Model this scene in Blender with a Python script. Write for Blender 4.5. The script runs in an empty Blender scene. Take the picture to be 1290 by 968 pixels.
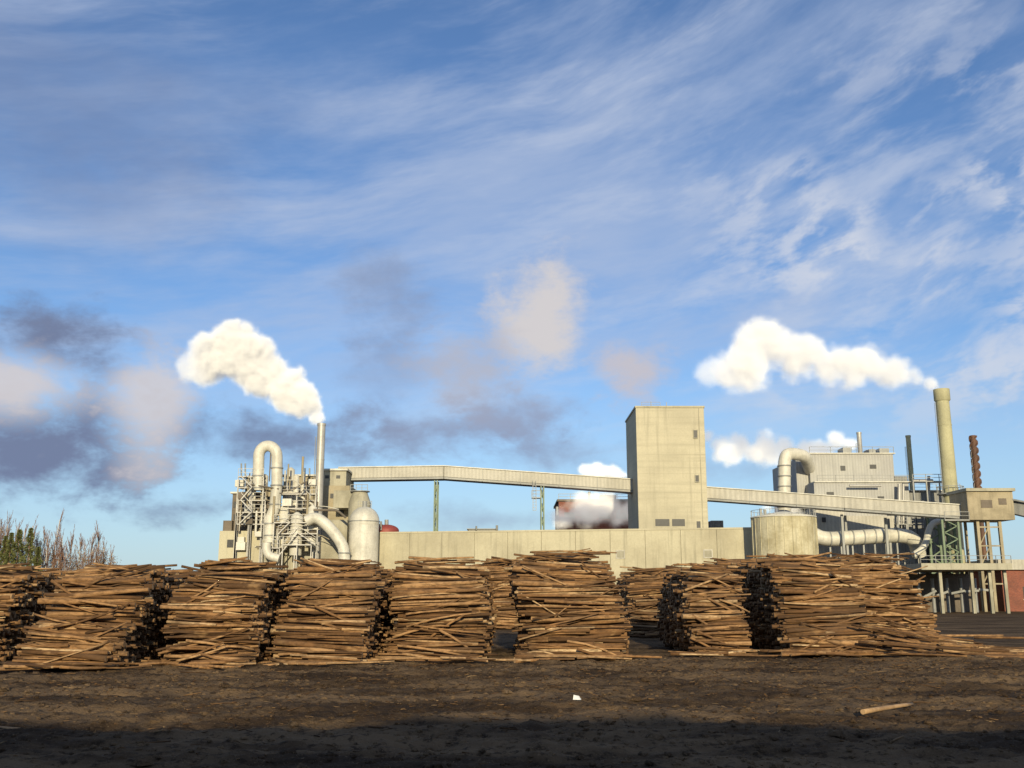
import bpy, math, random
import numpy as np
from mathutils import Vector, noise as mnoise
random.seed(7); rng=np.random.default_rng(11)
sc=bpy.context.scene
# ------------------------------------------------------------------ camera
F=1254.0; PITCH=math.atan(264/F); SP,CP=math.sin(PITCH),math.cos(PITCH); H=2.6
cd=bpy.data.cameras.new("camera"); cam=bpy.data.objects.new("camera",cd); sc.collection.objects.link(cam)
cam.location=(0,0,H); cam.rotation_euler=(math.radians(90)+PITCH,0,0)
cd.sensor_width=36; cd.lens=36*F/1290; cd.clip_end=9000; cd.clip_start=0.1
sc.camera=cam
sc.view_settings.view_transform='Standard'; sc.view_settings.look='None'; sc.view_settings.exposure=0
def S(u,v,D):
    """survey helper: bearing/elevation read from the photo + true distance -> world point"""
    dx=(u-645)/F; dy=(484-v)/F
    Y=CP-dy*SP; Z=SP+dy*CP
    return Vector((dx/Y*D, D, H+Z/Y*D))
def sx(u,v,D): return S(u,v,D).x
def sz(u,v,D): return S(u,v,D).z
def mpp(D): return D/F
# ------------------------------------------------------------------ node helpers
class NT:
    def __init__(s,nt): s.nt=nt; s.n=nt.nodes; s.l=nt.links
    def node(s,t,**k):
        n=s.n.new(t)
        for a,b in k.items(): setattr(n,a,b)
        return n
    def put(s,inp,v):
        if isinstance(v,bpy.types.NodeSocket): s.l.new(v,inp)
        elif v is not None: inp.default_value=v
    def M(s,op,a,b=None,c=None,clamp=False):
        n=s.node('ShaderNodeMath',operation=op,use_clamp=clamp)
        s.put(n.inputs[0],a); s.put(n.inputs[1],b)
        if c is not None: s.put(n.inputs[2],c)
        return n.outputs[0]
    def mr(s,v,a,b,c=0.0,d=1.0,smooth=True):
        n=s.node('ShaderNodeMapRange'); n.interpolation_type='SMOOTHSTEP' if smooth else 'LINEAR'
        s.put(n.inputs[0],v); s.put(n.inputs[1],a); s.put(n.inputs[2],b); s.put(n.inputs[3],c); s.put(n.inputs[4],d)
        return n.outputs[0]
    def mix(s,f,a,b,blend='MIX'):
        n=s.node('ShaderNodeMix',data_type='RGBA',blend_type=blend)
        s.put(n.inputs[0],f)
        s.put(n.inputs[6],(*a,1) if isinstance(a,tuple) and len(a)==3 else a)
        s.put(n.inputs[7],(*b,1) if isinstance(b,tuple) and len(b)==3 else b)
        return n.outputs[2]
    def noise(s,vec,scale,detail=4,rough=.55,dist=0.0):
        n=s.node('ShaderNodeTexNoise'); s.put(n.inputs['Vector'],vec); n.inputs['Scale'].default_value=scale
        n.inputs['Detail'].default_value=detail; n.inputs['Roughness'].default_value=rough; n.inputs['Distortion'].default_value=dist
        return n.outputs[0]
    def xyz(s,x,y,z):
        n=s.node('ShaderNodeCombineXYZ'); s.put(n.inputs[0],x); s.put(n.inputs[1],y); s.put(n.inputs[2],z); return n.outputs[0]
    def scale(s,vec,sc_):
        n=s.node('ShaderNodeMapping'); s.put(n.inputs[0],vec); n.inputs['Scale'].default_value=sc_; return n.outputs[0]
def newmat(name):
    m=bpy.data.materials.new(name); m.use_nodes=True; nt=NT(m.node_tree)
    b=m.node_tree.nodes['Principled BSDF']; return m,nt,b
def pos(nt):
    return nt.node('ShaderNodeNewGeometry').outputs['Position']
def weathered(name,col,col2=None,rough=.8,metal=0,streak=.35,bands=None,ribs=None,scale=.25,bump=.1):
    m,nt,b=newmat(name); p=pos(nt)
    if col2 is None: col2=tuple(c*.6 for c in col)
    n1=nt.noise(p,scale,4,.6); c=nt.mix(nt.mr(n1,.35,.7),col,col2)
    st=nt.noise(nt.scale(p,(1,1,.06)),1.6,3,.6)
    c=nt.mix(nt.M('MULTIPLY',nt.mr(st,.5,.75),streak),c,tuple(x*.45 for x in col))
    fine=nt.noise(p,4,3,.7); c=nt.mix(nt.mr(fine,.3,.8,0,.25),c,tuple(x*.6 for x in col2))
    s=nt.node('ShaderNodeSeparateXYZ'); nt.put(s.inputs[0],p)
    hgt=nt.M('MULTIPLY',fine,bump)
    if bands:
        hb=nt.noise(nt.scale(p,(.04,.04,1.0)),1.1,4,.7)
        c=nt.mix(nt.mr(hb,.45,.75,0,.5),c,tuple(x*.58 for x in col))
        f=nt.M('FRACT',nt.M('DIVIDE',s.outputs[2],bands))
        e=nt.M('LESS_THAN',f,.03)
        c=nt.mix(nt.M('MULTIPLY',e,.2),c,tuple(x*.4 for x in col))
    if ribs:
        w=nt.M('SINE',nt.M('MULTIPLY',nt.M('ADD',s.outputs[0],s.outputs[1]),2*math.pi/ribs))
        hgt=nt.M('ADD',hgt,nt.M('MULTIPLY',w,.06))
        c=nt.mix(nt.mr(w,-1,1,.18,0),c,tuple(x*.3 for x in col))
    bp=nt.node('ShaderNodeBump'); bp.inputs['Strength'].default_value=.5; bp.inputs['Distance'].default_value=.3
    nt.put(bp.inputs['Height'],hgt); nt.l.new(bp.outputs[0],b.inputs['Normal'])
    nt.l.new(c,b.inputs['Base Color']); b.inputs['Roughness'].default_value=rough; b.inputs['Metallic'].default_value=metal
    return m
concrete=weathered("concrete",(.53,.48,.34),(.42,.38,.27),bands=3.0,streak=.35,scale=.12)
concrete_wall=weathered("concrete_wall",(.51,.465,.325),(.37,.33,.225),streak=.6,scale=.15)
concrete_old=weathered("concrete_old",(.41,.38,.285),(.25,.23,.165),streak=.6,scale=.3)
white_metal=weathered("white_metal",(.64,.61,.52),(.48,.455,.38),rough=.5,streak=.35,scale=.5)
galv=weathered("galvanised",(.46,.44,.40),(.34,.325,.30),rough=.45,metal=.2,streak=.3)
clad=weathered("grey_cladding",(.40,.39,.355),(.34,.33,.31),ribs=.5,rough=.6,streak=.35)
clad_dark=weathered("dark_shaded_cladding",(.24,.235,.215),(.18,.18,.17),ribs=.5,rough=.6,streak=.3)
clad_light=weathered("gallery_cladding",(.49,.46,.385),(.39,.365,.30),ribs=.6,rough=.6,streak=.35)
tank_mat=weathered("tank_streaked",(.55,.50,.34),(.37,.32,.19),streak=.9,scale=.5)
stack_mat=weathered("stack_paint",(.45,.42,.25),(.33,.31,.19),streak=.3)
rust=weathered("rust",(.15,.075,.045),(.09,.05,.035),streak=.4)
tan=weathered("tan_cladding",(.38,.32,.21),(.25,.21,.135),streak=.6,scale=.4)
green=weathered("green_steel",(.15,.21,.12),(.11,.15,.09),rough=.5)
grey_steel=weathered("grey_steel",(.30,.30,.28),(.2,.2,.19),rough=.5)
dark=weathered("dark_opening",(.03,.03,.03),(.02,.02,.02),rough=.5)
redp=weathered("red_paint",(.32,.06,.04),(.24,.05,.04),rough=.6)
brown_louvre=weathered("brown_louvre",(.18,.145,.11),(.11,.09,.065),bands=.8,streak=.5)
def brickmat():
    m,nt,b=newmat("brick"); p=pos(nt); s=nt.node('ShaderNodeSeparateXYZ'); nt.put(s.inputs[0],p)
    v=nt.xyz(nt.M('ADD',s.outputs[0],s.outputs[1]),s.outputs[2],0.0)
    br=nt.node('ShaderNodeTexBrick'); nt.put(br.inputs['Vector'],v); br.inputs['Scale'].default_value=2
    br.inputs['Color1'].default_value=(.27,.08,.045,1); br.inputs['Color2'].default_value=(.19,.055,.035,1); br.inputs['Mortar'].default_value=(.2,.16,.13,1)
    br.inputs['Mortar Size'].default_value=.012
    n=nt.noise(p,.5,4); nt.l.new(nt.mix(nt.mr(n,.4,.7,0,.4),br.outputs[0],(.08,.04,.03)),b.inputs['Base Color']); b.inputs['Roughness'].default_value=.9
    return m
brick=brickmat()
def barkmat(name="bark",k=1.0):
    m,nt,b=newmat(name); g=nt.node('ShaderNodeNewGeometry'); p=g.outputs['Position']; r=g.outputs['Random Per Island']
    cr=nt.node('ShaderNodeValToRGB'); nt.put(cr.inputs[0],r); e=cr.color_ramp.elements
    cs=[(0,(.075,.040,.019)),(.28,(.17,.088,.038)),(.6,(.29,.155,.066)),(.87,(.41,.24,.112)),(1,(.58,.41,.23))]
    e[0].position=0; e[0].color=(*[c*k for c in cs[0][1]],1); e[1].position=1; e[1].color=(*[c*k for c in cs[-1][1]],1)
    for q,c in cs[1:-1]:
        x=e.new(q); x.color=(*[y*k for y in c],1)
    n=nt.noise(nt.scale(p,(.35,1,1)),9,4,.7)
    c=nt.mix(nt.mr(n,.42,.66,0,.65),cr.outputs[0],(.065*k,.036*k,.018*k))
    n2=nt.noise(nt.scale(p,(.5,1,1)),2.2,3,.6)
    c=nt.mix(nt.mr(n2,.56,.7,0,.45),c,(.46*k,.28*k,.13*k))
    n3=nt.noise(p,.6,3,.65); c=nt.mix(nt.mr(n3,.44,.66,0,.6),c,(.10*k,.060*k,.034*k))
    bp=nt.node('ShaderNodeBump'); bp.inputs['Strength'].default_value=.7; bp.inputs['Distance'].default_value=.03
    nt.put(bp.inputs['Height'],n); nt.l.new(bp.outputs[0],b.inputs['Normal'])
    nt.l.new(c,b.inputs['Base Color']); b.inputs['Roughness'].default_value=.9; b.inputs['Specular IOR Level'].default_value=.2; return m
bark=barkmat(); litter=barkmat("bark_litter",.45)
cutend=weathered("cut_wood",(.44,.28,.14),(.26,.155,.075),streak=0,scale=3)
def groundmat():
    m,nt,b=newmat("ground_mud"); p=pos(nt)
    n1=nt.noise(nt.scale(p,(.4,1,1)),.35,5,.65); n2=nt.noise(p,3.5,5,.75); n3=nt.noise(p,18,3,.7)
    c=nt.mix(nt.mr(n1,.38,.62),(.047,.030,.018),(.160,.106,.060))
    c=nt.mix(nt.mr(n2,.5,.64,0,.8),c,(.024,.016,.010))
    c=nt.mix(nt.mr(n3,.58,.70,0,.6),c,(.21,.145,.085))
    h=nt.M('ADD',nt.M('MULTIPLY',n2,.8),nt.M('MULTIPLY',n3,.3))
    bp=nt.node('ShaderNodeBump'); bp.inputs['Strength'].default_value=.9; bp.inputs['Distance'].default_value=.12
    nt.put(bp.inputs['Height'],h); nt.l.new(bp.outputs[0],b.inputs['Normal'])
    nt.l.new(c,b.inputs['Base Color']); b.inputs['Roughness'].default_value=1; b.inputs['Specular IOR Level'].default_value=.08; return m
ground_m=groundmat()
# ------------------------------------------------------------------ geometry accumulator
class Acc:
    def __init__(s): s.v=[]; s.f=[]; s.sm=[]
    def add(s,vs,fs,sm=False):
        o=len(s.v); s.v+= [tuple(v) for v in vs]; s.f+=[tuple(i+o for i in f) for f in fs]; s.sm+=[sm]*len(fs)
    def box(s,x0,x1,y0,y1,z0,z1):
        s.add([(x0,y0,z0),(x1,y0,z0),(x1,y1,z0),(x0,y1,z0),(x0,y0,z1),(x1,y0,z1),(x1,y1,z1),(x0,y1,z1)],
              [(0,3,2,1),(4,5,6,7),(0,1,5,4),(1,2,6,5),(2,3,7,6),(3,0,4,7)]); return s
    def beam(s,a,b,w,h=None):
        a=Vector(a);b=Vector(b);h=h or w; d=(b-a).normalized()
        up=Vector((0,0,1)) if abs(d.z)<.95 else Vector((0,1,0))
        r=d.cross(up).normalized()*w/2; q=r.normalized().cross(d).normalized()*h/2
        vs=[a-r-q,a+r-q,a+r+q,a-r+q,b-r-q,b+r-q,b+r+q,b-r+q]
        s.add(vs,[(0,1,2,3),(7,6,5,4),(0,4,5,1),(1,5,6,2),(2,6,7,3),(3,7,4,0)]); return s
    def tube(s,pts,r,seg=20,cap=True):
        pts=[Vector(p) for p in pts]; n=len(pts); rs=r if isinstance(r,(list,tuple)) else [r]*n
        vs=[];prev=None
        for i,p in enumerate(pts):
            t=(pts[min(i+1,n-1)]-pts[max(i-1,0)]).normalized()
            if prev is None:
                a=Vector((0,1,0)) if abs(t.y)<.9 else Vector((1,0,0)); u=t.cross(a).normalized()
            else: u=(prev-t*prev.dot(t)).normalized()
            prev=u; w=t.cross(u)
            for k in range(seg):
                an=2*math.pi*k/seg; vs.append(p+(u*math.cos(an)+w*math.sin(an))*rs[i])
        fs=[(i*seg+k,i*seg+(k+1)%seg,(i+1)*seg+(k+1)%seg,(i+1)*seg+k) for i in range(n-1) for k in range(seg)]
        s.add(vs,fs,True)
        if cap:
            s.add(vs[:seg],[tuple(range(seg))[::-1]]); s.add(vs[-seg:],[tuple(range(seg))])
        return s
    def sphere(s,c,r,zs=1,half=False,seg=28,rings=14):
        vs=[];fs=[]
        lo=0 if half else -math.pi/2
        for i in range(rings+1):
            a=lo+(math.pi/2-lo)*i/rings
            for k in range(seg):
                b=2*math.pi*k/seg; vs.append((c[0]+r*math.cos(a)*math.cos(b),c[1]+r*math.cos(a)*math.sin(b),c[2]+r*zs*math.sin(a)))
        fs=[(i*seg+k,i*seg+(k+1)%seg,(i+1)*seg+(k+1)%seg,(i+1)*seg+k) for i in range(rings) for k in range(seg)]
        s.add(vs,fs,True); return s
    def rail(s,a,b,h=1.1,t=.07,step=2.0):
        a=Vector(a);b=Vector(b); L=(b-a).length; n=max(1,int(L/step)); up=Vector((0,0,h))
        s.beam(a+up,b+up,t); s.beam(a+up*.5,b+up*.5,t*.8)
        for i in range(n+1):
            p=a.lerp(b,i/n); s.beam(p,p+up,t)
        return s
    def done(s,name,mat,parent=None,bevel=0):
        me=bpy.data.meshes.new(name); o=Vector(parent.location) if parent else Vector((0,0,0))
        me.from_pydata([tuple(Vector(v)-o) for v in s.v],[],s.f); me.materials.append(mat)
        me.polygons.foreach_set('use_smooth',s.sm); me.update()
        ob=bpy.data.objects.new(name,me); sc.collection.objects.link(ob)
        if parent: ob.parent=parent
        if bevel:
            md=ob.modifiers.new("bevel",'BEVEL'); md.width=bevel; md.segments=2; md.limit_method='ANGLE'
        return ob
def empty(name,loc):
    e=bpy.data.objects.new(name,None); e.location=loc; sc.collection.objects.link(e); e.empty_display_size=2; return e
def bend(pts,r,n=7):
    pts=[Vector(p) for p in pts]; out=[pts[0]]
    for i in range(1,len(pts)-1):
        a,b,c=pts[i-1],pts[i],pts[i+1]
        ra=min(r,(a-b).length*.49); rc=min(r,(c-b).length*.49)
        p=b+(a-b).normalized()*ra; q=b+(c-b).normalized()*rc
        for k in range(n+1):
            t=k/n; out.append(p*(1-t)**2+b*2*t*(1-t)+q*t*t)
    out.append(pts[-1]); return out
# ------------------------------------------------------------------ ground
def gh(x,y):
    if y<-5 or y>75 or abs(x)>60: return 0
    f=mnoise.fractal(Vector((x*.22,y*.5,0)),1,2,5)*.14
    f+=mnoise.fractal(Vector((x*1.2,y*2.2,3)),.8,2,4)*.10
    for yc,a in ((21.5,.07),(23.6,.07),(28,.06),(30.1,.06)):
        f-=a*math.exp(-((y-yc-math.sin(x*.09)*.8)/.3)**2)
    k=min(1,(60-abs(x))/15,(75-y)/20,(y+5)/5); return f*k
def lines(dense0,dense1,st,lo,hi):
    a=list(np.arange(dense0,dense1,st)); s=st; x=dense1
    while x<hi: a.append(x); s*=1.35; x+=s
    a.append(hi); s=st; x=dense0-st
    while x>lo: a.insert(0,x); s*=1.35; x-=s
    a.insert(0,lo); return a
gx=lines(-24,24,.12,-6000,6000); gy=lines(14,44,.12,-3000,7500)
vs=np.array([(x,y,gh(x,y)) for y in gy for x in gx],dtype=np.float32); nx,ny=len(gx),len(gy)
me=bpy.data.meshes.new("ground"); me.vertices.add(len(vs)); me.vertices.foreach_set('co',vs.ravel())
I,J=np.meshgrid(np.arange(nx-1),np.arange(ny-1)); a=(J*nx+I).ravel()
q=np.stack([a,a+1,a+nx+1,a+nx],1).astype(np.int32)
me.loops.add(q.size); me.loops.foreach_set('vertex_index',q.ravel()); me.polygons.add(len(q))
me.polygons.foreach_set('loop_start',np.arange(len(q),dtype=np.int32)*4); me.update(calc_edges=True); me.validate()
me.materials.append(ground_m); me.polygons.foreach_set('use_smooth',[True]*len(me.polygons))
g=bpy.data.objects.new("ground",me); sc.collection.objects.link(g)
# ------------------------------------------------------------------ logs
def logs_mesh(name,logs,mat=bark,SEG=8,R=4):
    """rows: cx,cy,cz, dx,dy,dz, length, r0, r1, bend"""
    A=np.array(logs,dtype=np.float64); n=len(A)
    c=A[:,0:3]; d=A[:,3:6]; d/=np.linalg.norm(d,axis=1)[:,None]
    up=np.tile([0,0,1.0],(n,1)); up[np.abs(d[:,2])>.9]=[0,1,0]
    u=np.cross(d,up); u/=np.linalg.norm(u,axis=1)[:,None]; w=np.cross(d,u)
    ts=np.linspace(-.5,.5,R); an=np.linspace(0,2*np.pi,SEG,endpoint=False)
    V=np.zeros((n,R,SEG,3)); bd=rng.normal(0,1,(n,2))*A[:,9:10]
    for i,t in enumerate(ts):
        ctr=c+d*(A[:,6]*t)[:,None]+(u*bd[:,:1]+w*bd[:,1:])*(1-4*t*t)
        r=A[:,7]*(.5-t)+A[:,8]*(.5+t)
        for k,x in enumerate(an):
            V[:,i,k]=ctr+(u*math.cos(x)+w*math.sin(x))*(r*rng.uniform(.95,1.05,n))[:,None]
    V=V.reshape(-1,3); base=(np.arange(n)*R*SEG)
    side=[]
    for i in range(R-1):
        for k in range(SEG):
            side.append([i*SEG+k,(i+1)*SEG+k,(i+1)*SEG+(k+1)%SEG,i*SEG+(k+1)%SEG])
    side=np.array(side); sq=(base[:,None,None]+side[None]).reshape(-1,4)
    e1=base[:,None]+np.arange(SEG)[None]; e2=base[:,None]+(R-1)*SEG+np.arange(SEG)[None][:, ::-1]
    loops=np.concatenate([sq.ravel(),e1.ravel(),e2.ravel()]).astype(np.int32)
    starts=np.concatenate([np.arange(len(sq))*4,len(sq)*4+np.arange(2*n)*SEG]).astype(np.int32)
    me=bpy.data.meshes.new(name); me.vertices.add(len(V)); me.vertices.foreach_set('co',V.astype(np.float32).ravel())
    me.loops.add(len(loops)); me.loops.foreach_set('vertex_index',loops); me.polygons.add(len(starts)); me.polygons.foreach_set('loop_start',starts)
    me.materials.append(mat); me.materials.append(cutend if mat is bark else mat)
    me.update(calc_edges=True); me.validate()
    mi=np.zeros(len(starts),dtype=np.int32); mi[len(sq):]=1; me.polygons.foreach_set('material_index',mi)
    sm=np.ones(len(starts),dtype=bool); sm[len(sq):]=False; me.polygons.foreach_set('use_smooth',sm); me.update()
    ob=bpy.data.objects.new(name,me); sc.collection.objects.link(ob); return ob
def pile(u0,u1,vtop,vbase,depth=10,slope=.22,spill=8,yaw=.05,rs=0,back=1.7,crown=0.0,messy=1.0):
    dy=(484-vbase)/F; D=H*(CP-dy*SP)/-(SP+dy*CP)
    x0=sx(u0,vbase,D); x1=sx(u1,vbase,D); W=x1-x0; xc=(x0+x1)/2
    hgt=sz((u0+u1)/2,vtop,D+1.3+back*.6); L=[]; z=.07
    ph=random.uniform(0,6); ph2=random.uniform(0,6)
    def front(z): 
        k=min(1,z/hgt); return D+slope*z+back*k**3.2-.35*math.exp(-((z-.25)/.35)**2)
    while z<hgt+.02:
        yf=front(z)+.18*math.sin(z*2.3+ph)+random.uniform(-.2,.2)
        xo=.13*math.sin(z*1.9+ph)+random.uniform(-.08,.08)
        y=yf; j=0; kz=z/hgt; tilt=.035*math.sin(z*1.6+ph2)
        while y<D+depth:
            topy=hgt-.35*abs(math.sin(y*.7+ph))-.3*random.random()
            if z<topy:
                r=random.choice((.03,.035,.04,.045,.055,.065,.08,.10)) if j<3 else random.uniform(.055,.09)
                sp=1.6*messy if j<2 else 1
                l=W*random.uniform(.84,.98)
                cx=xc+xo+random.gauss(0,.10)+rs*z
                if kz>.72:
                    kk=(kz-.72)/.28; l*=1-kk*random.uniform(0,.55); cx+=random.uniform(-.5,.5)*(W-l)*.9+crown*kk*W*.3
                elif random.random()<.24:
                    l2=l*random.uniform(.4,.8); cx+=random.choice((-1,1))*(l-l2)*.5*random.random(); l=l2
                if random.random()<.02 and j<3: l*=1.12
                s=-1 if random.random()<.5 else 1
                roll=tilt+random.gauss(0,.022*sp)
                L.append([cx,y+random.uniform(-.10,.07),z+random.uniform(-.05,.05),s*1,random.gauss(0,yaw*sp),s*roll,l,r*1.15,r*.7,random.uniform(0,.05)])
            y+=random.uniform(.12,.2) if j<4 else .24
            j+=1
        z+=.104
    for i in range(30):
        zz=random.uniform(.1,hgt*.98); a=random.gauss(0,.15*messy); l=random.uniform(1.0,W*.85); r=random.uniform(.028,.06)
        if i<4: a=random.choice((-1,1))*random.uniform(.3,.6); l=random.uniform(1.2,2.2)
        cx=xc+random.uniform(-.5,.5)*(W-l*.8)
        zz=max(zz,abs(math.sin(a))*l/2+.1)
        L.append([cx,front(zz)-.11+random.uniform(-.12,.05),zz,math.cos(a),random.gauss(0,.12),math.sin(a),l,r,r*.7,.05])
    for i in range(22):
        a=random.gauss(0,.09); l=random.uniform(W*.3,W*.9); r=random.uniform(.03,.065)
        L.append([xc+random.uniform(-.6,.6)+crown*W*.25,front(hgt)+random.uniform(-.4,2.5),hgt+random.uniform(-.3,.06),1,random.gauss(0,.2),a,l,r,r*.7,.04])
    for i in range(spill):
        a=random.gauss(0,.35); l=random.uniform(1.0,3.8); r=random.uniform(.03,.07)
        L.append([xc+random.uniform(-.5,.5)*W,D-random.uniform(.2,1.4),r+.07+random.random()*.1,math.cos(a),math.sin(a),random.uniform(-.03,.03),l,r,r*.75,.04])
    return logs_mesh("log_pile",L)
pile(-100,-6,714,838)
pile(20,152,713,843,spill=14,rs=.10,depth=13)
pile(198,318,708,841,crown=.2,rs=.03,depth=13)
pile(342,466,706,838,back=2.1)
pile(486,616,707,834,slope=.25)
pile(654,796,697,832,depth=12,slope=.25,spill=16,crown=-.3,rs=-.05)
pile(792,880,718,803,depth=7,slope=.12,back=.8)
pile(870,948,712,827,depth=9,slope=.15,spill=8,messy=1.2)
pile(992,1110,701,827,depth=12,slope=.3,spill=14,crown=-.35,rs=-.05)
pile(1090,1200,699,818,depth=9,slope=.4,spill=18,yaw=.10,rs=-.28,messy=1.3)
pile(905,985,706,803,depth=7,slope=.1,back=.5,spill=2)
pile(600,674,706,793,depth=8,slope=.1,back=.5,spill=2)
L=[]
for i in range(110):
    u=random.uniform(1120,1255); D=random.uniform(42.5,50); l=random.uniform(1.5,4.2); a=random.gauss(-.15,.35); r=random.uniform(.035,.07)
    hh=max(.08,(1-(u-1120)/115)*1.6*random.random())
    L.append([sx(u,815,D),D,hh,math.cos(a),math.sin(a),-.16*min(1,hh),l,r,r*.7,.04])
for (u,v,l,a) in ((1215,803,5,.1),(1265,806,3.2,-.3),(1100,828,4.5,.12),(1160,826,3,.15),(160,838,2.6,.5),(95,840,5.5,-.15)):
    dy=(484-v)/F; D=H*(CP-dy*SP)/-(SP+dy*CP); L.append([sx(u,v,D),D,.1,math.cos(a),math.sin(a),0,l,.08,.055,.03])
logs_mesh("spilled_logs",L)
def fallen(u,v,l,a,r,name,m):
    dy=(484-v)/F; D=H*(CP-dy*SP)/-(SP+dy*CP); x=sx(u,v,D)
    ts=[-.5+.05*i for i in range(21)]
    e=[gh(x+math.cos(a)*l*t,D+math.sin(a)*l*t) for t in ts]
    sl=(e[-1]-e[0])/l; z=max(h_-sl*l*t for h_,t in zip(e,ts))
    logs_mesh(name,[[x,D,z+r*.6,math.cos(a),math.sin(a),sl,l,r,r*.7,.05]],m,12,6)
fallen(1120,897,2.9,.85,.055,"fallen_log",cutend)
fallen(5,918,.6,.2,.04,"fallen_log",cutend)
a=Acc()
dv=S(727,888,1); D=H/-(dv.z-H); X=dv.x*D
pts=[(X-.10,D-.03,0),(X+.08,D-.07,0),(X+.11,D+.05,0),(X-.05,D+.08,0),(X-.08,D,.11),(X+.0,D-.02,.06),(X+.05,D+.04,.08)]
z0=max(gh(X+i,D+j) for i in (-.1,0,.1) for j in (-.3,-.15,0,.1))-.02
a.add([(x,y,z+z0) for x,y,z in pts],[(0,1,5,4),(1,2,6,5),(2,3,4,6),(3,0,4),(4,5,6)]); a.done("crumpled_paper_scrap",weathered("white_paper",(.75,.75,.73),(.6,.6,.58),streak=0))
L=[]
for i in range(6500):
    t=random.random(); y=15+27*t**.6; x=random.uniform(-22,22); an=random.gauss(0,.7); big=random.random()<.05
    l=random.uniform(.3,.9) if big else random.uniform(.05,.2); r=random.uniform(.010,.022) if big else random.uniform(.006,.018)
    L.append([x,y,gh(x,y)+r*.6,math.cos(an),math.sin(an),random.gauss(0,.12),l,r,r*.6,.01])
logs_mesh("bark_debris",L,litter,6,3)
a=Acc()
for i in range(7500):
    y=14+27*random.random(); x=random.uniform(-21,21); r=random.uniform(.02,.09)*(1 if random.random()<.95 else 2.0); z=gh(x,y)
    vs=[]
    for p in ((1,0,0),(0,1,0),(-1,0,0),(0,-1,0),(.5,.5,.55),(-.5,.4,.6),(-.3,-.5,.5),(.5,-.4,.45)):
        vs.append((x+p[0]*r*random.uniform(.7,1.3),y+p[1]*r*random.uniform(.7,1.3),z+p[2]*r*random.uniform(.7,1.3)-.005))
    a.add(vs,[(0,1,4),(1,5,4),(1,2,5),(2,6,5),(2,3,6),(3,7,6),(3,0,7),(0,4,7),(4,5,6,7)])
a.done("earth_clods",ground_m)
# unseen bank added behind the viewer, shaped to throw shadow on the foreground
a=Acc(); n=140
prof=[(-14,0),(-20,.75),(-23,1),(-26,1),(-32,.6),(-44,0)]
vs=[]
for i in range(n):
    x=-120+240*i/(n-1); hh=11.95+.45*mnoise.noise(Vector((x*.12,0,0)))+.45*mnoise.noise(Vector((x*.7,5,0)))
    for (y,k) in prof: vs.append((x,y,hh*k-.02))
m=len(prof)
a.add(vs,[(i*m+k,i*m+k+1,(i+1)*m+k+1,(i+1)*m+k) for i in range(n-1) for k in range(m-1)],True); a.done("added_shadow_bank",ground_m)
# ------------------------------------------------------------------ concrete wall
DL,DR=152.,140.
WL=S(437,671,DL); WR=S(948,664,DR); par=empty("concrete_wall",(WL.x,DL,0))
A_=Vector((WL.x,DL,0)); B_=Vector((WR.x,DR,0)); dirw=(B_-A_).normalized(); nrm=Vector((dirw.y,-dirw.x,0)); Lw=(B_-A_).length
zw=WL.z; acc=Acc(); npan=12
def obox(acc,a,b,t0,t1,z0,z1):
    P=[A_+dirw*a+nrm*t1,A_+dirw*b+nrm*t1,A_+dirw*b+nrm*t0,A_+dirw*a+nrm*t0]
    vs=[(p.x,p.y,z0) for p in P]+[(p.x,p.y,z1) for p in P]
    acc.add(vs,[(0,3,2,1),(4,5,6,7),(0,1,5,4),(1,2,6,5),(2,3,7,6),(3,0,4,7)])
for i in range(npan):
    obox(acc,i*Lw/npan+.04,(i+1)*Lw/npan-.04,0,.15,0,zw-.25)
acc.done("panels",concrete_wall,par)
acc=Acc(); obox(acc,0,Lw,-.5,-.003,0,zw-.3); acc.done("backing",concrete_old,par)
acc=Acc(); obox(acc,-.1,Lw+.1,-.6,.22,zw-.247,zw); acc.done("coping",concrete,par)
acc=Acc()
for t in (.68,.885):
    obox(acc,Lw*t,Lw*t+1.3,.153,.25,zw-4.2,zw-3.0)
acc.done("hatch_frame",clad_light,par)
acc=Acc()
for t in (.68,.885):
    obox(acc,Lw*t+.15,Lw*t+1.15,.253,.28,zw-4.05,zw-3.15)
acc.done("hatch",concrete_old,par)
# ------------------------------------------------------------------ concrete tower
D=156; x0=sx(803,600,D); x1=sx(890,600,D); zt_=sz(845,514,D)
par=empty("concrete_tower",((x0+x1)/2,D+7,0))
Acc().box(x0,x1,D,D+14,0,zt_).done("shaft",concrete,par,.06)
a=Acc(); 
a.box(x0-.12,x1+.12,D-.12,D+.25,zt_+.002,zt_+.3); a.box(x0-.12,x1+.12,D+13.75,D+14.12,zt_+.002,zt_+.3); a.box(x0-.12,x0+.25,D+.253,D+13.747,zt_+.002,zt_+.3); a.box(x1-.25,x1+.12,D+.253,D+13.747,zt_+.002,zt_+.3); a.done("parapet",concrete_wall,par)
a=Acc(); xs=sx(883,600,D)
a.box(xs-.04,xs+.07,D-.08,D-.003,12,zt_-.1); a.done("corner_joint",concrete_old,par)
a=Acc()
for (u,v,w,h) in ((876,547,.5,1.2),(878,603,.5,1.0)):
    c=S(u,v,D); a.box(c.x-w/2,c.x+w/2,D-.03,D-.004,c.z-h/2,c.z+h/2)
c=S(845,659,D); a.box(c.x-2.4,c.x-.2,D-.03,D-.004,c.z-.5,c.z+.6); a.box(c.x+.2,c.x+2.2,D-.03,D-.004,c.z-.5,c.z+.6)
c=S(880,661,D); a.box(c.x-.3,c.x+.3,D-.03,D-.004,c.z-.7,c.z+.5)
a.done("window",dark,par)
a=Acc()
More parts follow.
